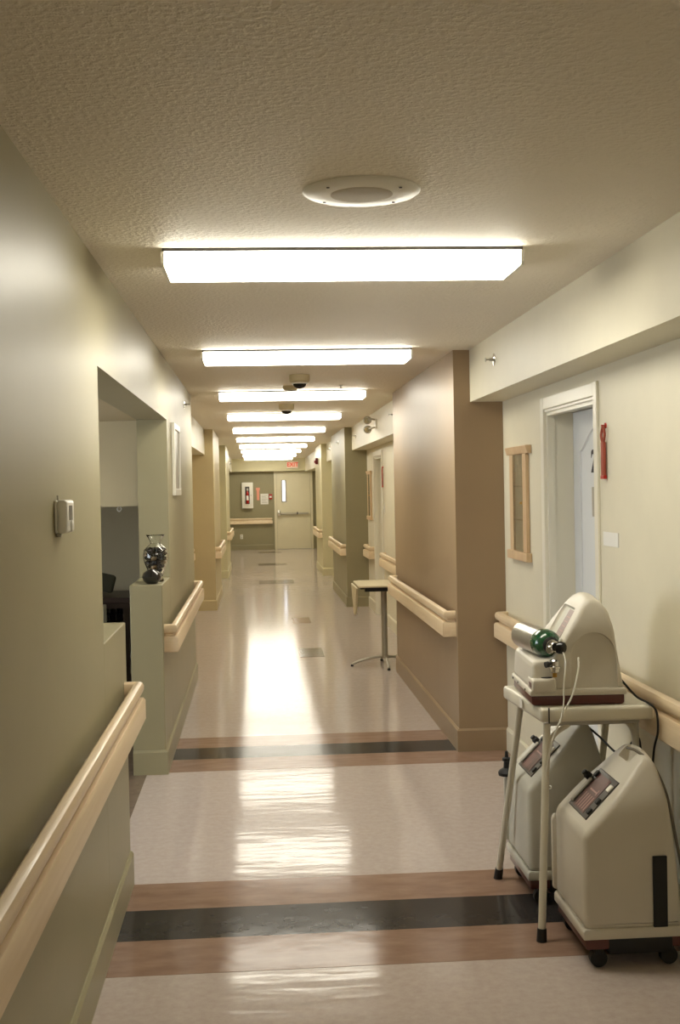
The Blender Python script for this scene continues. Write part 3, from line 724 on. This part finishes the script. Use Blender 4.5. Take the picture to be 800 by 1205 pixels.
def floor_machine(loc, rotz, label, body_mat):
    t = thing('oxygen_concentrator', label, 'oxygen machine', loc, rotz, 'floor-standing oxygen concentrators')
    # local: x 0 (front) .. .335 (rear), y -.195 (near) .. .195, z
    prof = [(.012, .13), (.0, .14), (.0, .445), (.215, .665), (.245, .685), (.270, .665), (.292, .57), (.318, .36), (.335, .14), (.325, .13)]
    bm = prism(prof, 'y', -.195, .195, .020, 4)
    def ty(z): return 1-.03*smoothstep(.14, .45, z)-.42*smoothstep(.50, .74, z)
    # subdivide for the crowned top
    for zc in (.46, .50, .54, .58, .62, .65):
        bmesh.ops.bisect_plane(bm, geom=bm.verts[:]+bm.edges[:]+bm.faces[:], plane_co=(0, 0, zc), plane_no=(0, 0, 1))
    for yc in (-.12, -.06, 0, .06, .12):
        bmesh.ops.bisect_plane(bm, geom=bm.verts[:]+bm.edges[:]+bm.faces[:], plane_co=(0, yc, 0), plane_no=(0, 1, 0))
    for v in bm.verts:
        v.co.z += .022*(1-(v.co.y/.195)**2)*smoothstep(.60, .70, v.co.z)
    taper_y(bm, ty)
    body = obj('body', bm, body_mat, t, True)
    cut = prism([(.185, .700), (.205, .625), (.235, .635), (.252, .72), (.22, .78)], 'y', -.060, .060, .008, 2)
    boolean(body, cut)
    obj('lower_lip', prism([(-.006, .10), (-.006, .128), (.0, .136), (.335, .136), (.343, .128), (.343, .10)], 'y', -.199, .199, .004, 2), body_mat, t, True)
    obj('base_tray', box(.004, .332, -.188, .188, .062, .104, .008), M_MAROON, t, True)
    obj('underframe', box(.08, .30, -.192, .19, .045, .10, .008), M_BLACK, t, True)
    obj('side_flange', prism([(.01, .14), (-.012, .15), (-.014, .40), (-.006, .42), (.03, .42), (.03, .14)], 'y', .180, .203, .006, 2), body_mat, t, True)
    obj('vent_strip', box(.232, .280, -.2005, -.190, .135, .372, .002), M_BLACK, t)['label'] = 'black vertical vent strip'
    ang = math.atan2(.22, .215); P0 = (0, .445)
    pn = obj('control_panel', None or slope_box(.045, .215, -.112, .108, -.010, .0045, P0, ang, .003), M_DKGREY, t)
    slope_obj('label_area', .055, .200, -.060, .068, .0045, .0056, P0, ang, M_MAROON2, pn)
    for k in range(5): slope_obj('printed_line', .062, .120, -.048+.022*k, -.042+.022*k, .0057, .0062, P0, ang, M_PINKLINE, pn)
    slope_obj('printed_line', .128, .150, -.04, -.034, .0057, .0062, P0, ang, M_PINKLINE, pn)
    slope_obj('printed_line', .134, .140, -.04, .04, .0057, .0062, P0, ang, M_PINKLINE, pn)
    slope_obj('flow_meter', .06, .165, .078, .098, .0045, .014, P0, ang, M_LGREY, pn, .003)
    slope_obj('switch', .165, .192, -.108, -.082, .0045, .011, P0, ang, M_WHITEP, pn, .002)
    for u, y in ((.075, -.098), (.12, -.098), (.19, .085)): slope_obj('button', u-.012, u+.012, y-.012, y+.012, .0045, .013, P0, ang, M_BLACK, pn, .003)
    n = Vector((-math.sin(ang), 0, math.cos(ang))); q = Vector((math.cos(ang)*.165, .135, P0[1]+math.sin(ang)*.165))
    obj('outlet_nozzle', lathe([(.014, -.01), (.014, .016), (.010, .02), (.010, .03), (0, .031)], q, n, 14), M_BLACK, t, True)
    slope_obj('warning_sticker', .235, .262, -.035, .02, .0, .0012, P0, ang, M_PAPER, t)
    for x, y in ((.05, -.165), (.29, -.165), (.05, .165), (.29, .165)):
        cs = obj('caster', cyl((x, y-.014, .0305), (x, y+.014, .0305), .029, n=20), M_BLACK, t, True)
        obj('caster_fork', box(x-.016, x+.016, y-.018, y+.018, .045, .066, .003), M_BLACK, cs)
    return t
def slope_box(u0, u1, y0, y1, h0, h1, P0, ang, bev):
    bm = box(u0, u1, y0, y1, h0, h1, bev, 1); ca, sa = math.cos(ang), math.sin(ang)
    for v in bm.verts:
        u, h = v.co.x, v.co.z; v.co.x = P0[0]+u*ca-h*sa; v.co.z = P0[1]+u*sa+h*ca
    return bm
fm = floor_machine((1.058, 4.055, 0), 0, 'nearest cream oxygen concentrator on casters in front of the bench', M_PLASTIC)
fm2 = floor_machine((1.012, 4.665, 0), 0, 'greyer oxygen concentrator standing under the bench', M_PLASTIC2)
# ribbon cord of the near machine
tag(obj('power_cord', tube([(1.262, 4.03, .700), (1.285, 3.99, .695), (1.325, 3.95, .655), (1.362, 3.925, .56), (1.388, 3.915, .42), (1.41, 3.91, .28), (1.425, 3.93, .12), (1.44, 4.0, .012), (1.46, 4.2, .008)], .0055, 8), M_CORD, smooth=True), 'grey power cord running down the back of the nearest concentrator', 'cord')

# top machine on the bench
def top_machine():
    t = thing('tabletop_concentrator', 'cream wedge-shaped oxygen concentrator standing on the bench', 'oxygen machine', (.975, 4.375, .8265), R(-3))
    # local x 0..  y -.21..+.21
    prof = [(.010, .052), (.0, .062), (.004, .147), (.016, .162), (.078, .166), (.190, .350), (.214, .372), (.246, .370), (.280, .335), (.300, .27), (.326, .10), (.332, .062), (.322, .052)]
    bm = prism(prof, 'y', -.195, .20, .014, 4)
    for zc in (.10, .14, .17, .20, .24, .28, .31, .34, .36):
        bmesh.ops.bisect_plane(bm, geom=bm.verts[:]+bm.edges[:]+bm.faces[:], plane_co=(0, 0, zc), plane_no=(0, 0, 1))
    for yc in (-.15, -.10, -.05, 0, .05, .10, .15):
        bmesh.ops.bisect_plane(bm, geom=bm.verts[:]+bm.edges[:]+bm.faces[:], plane_co=(0, yc, 0), plane_no=(0, 1, 0))
    for v in bm.verts: v.co.z += .018*(1-(v.co.y/.2)**2)*smoothstep(.2, .37, v.co.z)
    taper_y(bm, lambda z: 1-.04*smoothstep(.06, .2, z)-.40*smoothstep(.22, .42, z))
    for v in bm.verts: v.co.y -= .045*smoothstep(.20, .37, v.co.z)
    body = obj('body', bm, M_PLASTIC, t, True)
    ang = math.atan2(.184, .112); P0 = (.078, .166)
    # sunken control area
    bmc = box(.022, .200, -.125, .085, -.012, .06, .014, 3); ca, sa = math.cos(ang), math.sin(ang)
    for v in bmc.verts:
        u, h = v.co.x, v.co.z; v.co.x = P0[0]+u*ca-h*sa; v.co.z = P0[1]+u*sa+h*ca
    boolean(body, bmc)
    # side arch recess on the near side
    pts = [(.14, .045)] + [(.225+.085*math.cos(R(a)), .16+.10*math.sin(R(a))) for a in range(180, -1, -15)] + [(.31, .045)]
    bmc = prism(pts, 'y', -.30, -.186, .006, 2)
    for v in bmc.verts: v.co.y += .16*max(0, v.co.z-.10)*.55
    boolean(body, bmc)
    obj('lower_lip', prism([(-.008, .036), (-.008, .054), (.0, .060), (.333, .060), (.341, .054), (.341, .036)], 'y', -.205, .206, .006, 2), M_PLASTIC, t, True)
    obj('base_tray', prism([(.008, .001), (.0, .006), (.0, .037), (.333, .037), (.333, .006), (.325, .001)], 'y', -.195, .197, .005, 2), M_MAROON, t, True)
    obj('front_ledge', box(-.002, .085, -.222, -.12, .052, .10, .010, 3), M_PLASTIC, t, True)
    obj('ledge_ring', lathe([(.022, .099), (.022, .103), (.012, .1035)], (.055, -.185, 0), n=20), M_BLACK, t, True)
    obj('ledge_label', box(-.0045, -.0015, -.205, -.165, .068, .085), M_MAROON2, t)
    pn = obj('control_panel', slope_box(.024, .198, -.122, .082, -.0118, -.009, P0, ang, .001), M_PLASTIC2, t)
    slope_obj('mauve_strip', .030, .190, -.085, .0, -.0089, -.0075, P0, ang, M_MAUVE, pn)
    for k in range(7): slope_obj('printed_line', .045+.019*k, .048+.019*k, -.075, -.015, -.0074, -.0069, P0, ang, M_PINKLINE, pn)
    slope_obj('indicator', .05, .062, -.12, -.113, -.0089, -.003, P0, ang, M_BLACK, pn)
    slope_obj('sticker', .03, .078, -.178, -.134, .000, .009, P0, ang, M_PAPER, t)
    for y in (-.11, .05, .16): obj('screw', lathe([(.004, 0), (.004, .003), (0, .003)], (-.008, y, .046), (-1, 0, 0), 8), M_DKGREY, t)
    return t
top_machine()

# oxygen cylinder lying on the machine's ledge
tail = Vector((1.008, 4.50, 1.044)); head = Vector((1.040, 4.225, 1.040)); ax = (head-tail).normalized()
t = thing('oxygen_cylinder', 'silver oxygen cylinder with green shoulder lying across the top machine', 'oxygen cylinder', tail)
o0 = Vector((0, 0, 0)); L = (head-tail).length
obj('cylinder_body', lathe([(0, 0), (.040, 0), (.050, .008), (.050, L-.055)], o0, ax, 32), M_ALU, t, True)
obj('green_shoulder', lathe([(.0505, L-.056), (.0515, L-.03), (.050, L-.008), (.041, L+.014), (.024, L+.026), (.018, L+.03)], o0, ax, 32), M_GREEN, t, True)
obj('valve_neck', lathe([(.022, L+.022), (.022, L+.034), (.019, L+.036), (.021, L+.040), (.021, L+.052), (.015, L+.056), (.015, L+.066), (0, L+.066)], o0, ax, 20), M_CHROME, t, True)
pv = ax*(L+.062)
obj('dark_collar', lathe([(.030, L+.016), (.031, L+.024), (.024, L+.030)], o0, ax, 24), M_BLACK, t, True)
obj('pressure_gauge', lathe([(.013, -.008), (.015, 0), (.015, .010), (.012, .013), (0, .013)], pv+Vector((-.012, .012, -.010)), (-.7, -.6, -.1), 20), M_CHROME, t, True)
obj('valve_knob', lathe([(.010, 0), (.021, .004), (.023, .012), (.021, .026), (.014, .032), (0, .033)], pv+Vector((.006, -.004, 0)), (.75, -.6, -.12), 14), M_BLACKG, t, True)
# regulator post standing in the ledge
t = thing('regulator_post', 'small silver regulator fitting standing under the cylinder valve', 'regulator', (1.0455, 4.165, .931))
obj('brass_stem', lathe([(.008, .0), (.008, .018)], n=12), M_BRASS, t, True)
obj('fitting', lathe([(.014, .016), (.018, .019), (.018, .030), (.022, .032), (.022, .038), (.017, .041), (.017, .058), (.012, .063), (0, .063)], n=20), M_CHROME, t, True)
obj('side_knob', lathe([(.007, 0), (.007, .012), (.011, .014), (.011, .026), (0, .028)], (-.012, -.006, .050), (-.9, -.3, -.15), 12), M_BLACK, t, True)
tag(obj('oxygen_tube', tube([(1.068, 4.14, 1.028), (1.07, 4.105, .99), (1.062, 4.10, .91), (1.058, 4.098, .84), (1.045, 4.095, .78)], .0028, 6), M_TUBE, smooth=True), 'thin clear tube dropping from the cylinder valve', 'tubing')
tag(obj('oxygen_tube', tube([(1.128, 4.15, 1.0), (1.12, 4.125, .96), (1.095, 4.108, .88), (1.06, 4.10, .815), (1.022, 4.112, .72), (1.005, 4.14, .60), (1.025, 4.20, .52), (1.065, 4.32, .50), (1.08, 4.5, .46), (1.085, 4.60, .487)], .0034, 6), M_TUBE, smooth=True), 'clear tube looping from top machine down to the lower machine', 'tubing')
tag(obj('power_cord', tube([(1.31, 4.24, .90), (1.345, 4.18, .85), (1.372, 4.135, .834), (1.392, 4.105, .81), (1.396, 4.10, .74), (1.39, 4.13, .66), (1.405, 4.2, .50), (1.44, 4.3, .25), (1.46, 4.4, .012)], .0042, 8), M_BLACK, smooth=True), 'black cord hanging over the right corner of the bench', 'cord')
tag(obj('power_cord', tube([(1.24, 4.62, .70), (1.30, 4.50, .64), (1.34, 4.36, .60), (1.40, 4.36, .66), (1.425, 4.38, .60), (1.45, 4.42, .3), (1.465, 4.46, .012)], .0042, 8), M_BLACK, smooth=True), 'black cord trailing behind the greyer machine under the bench', 'cord')
# black connector on the rear machine
t = thing('bubbler_cap', 'black plastic connector cap resting on the greyer machine', 'fitting', (1.005, 4.83, .421))
obj('cap', lathe([(.034, 0), (.036, .012), (.030, .022), (.014, .032), (.012, .058), (.018, .060), (.018, .072), (.008, .076), (.006, .10), (0, .10)], n=20), M_BLACK, t, True)
obj('side_port', cyl((.01, 0, .045), (.045, -.02, .052), .007), M_BLACK, t, True)
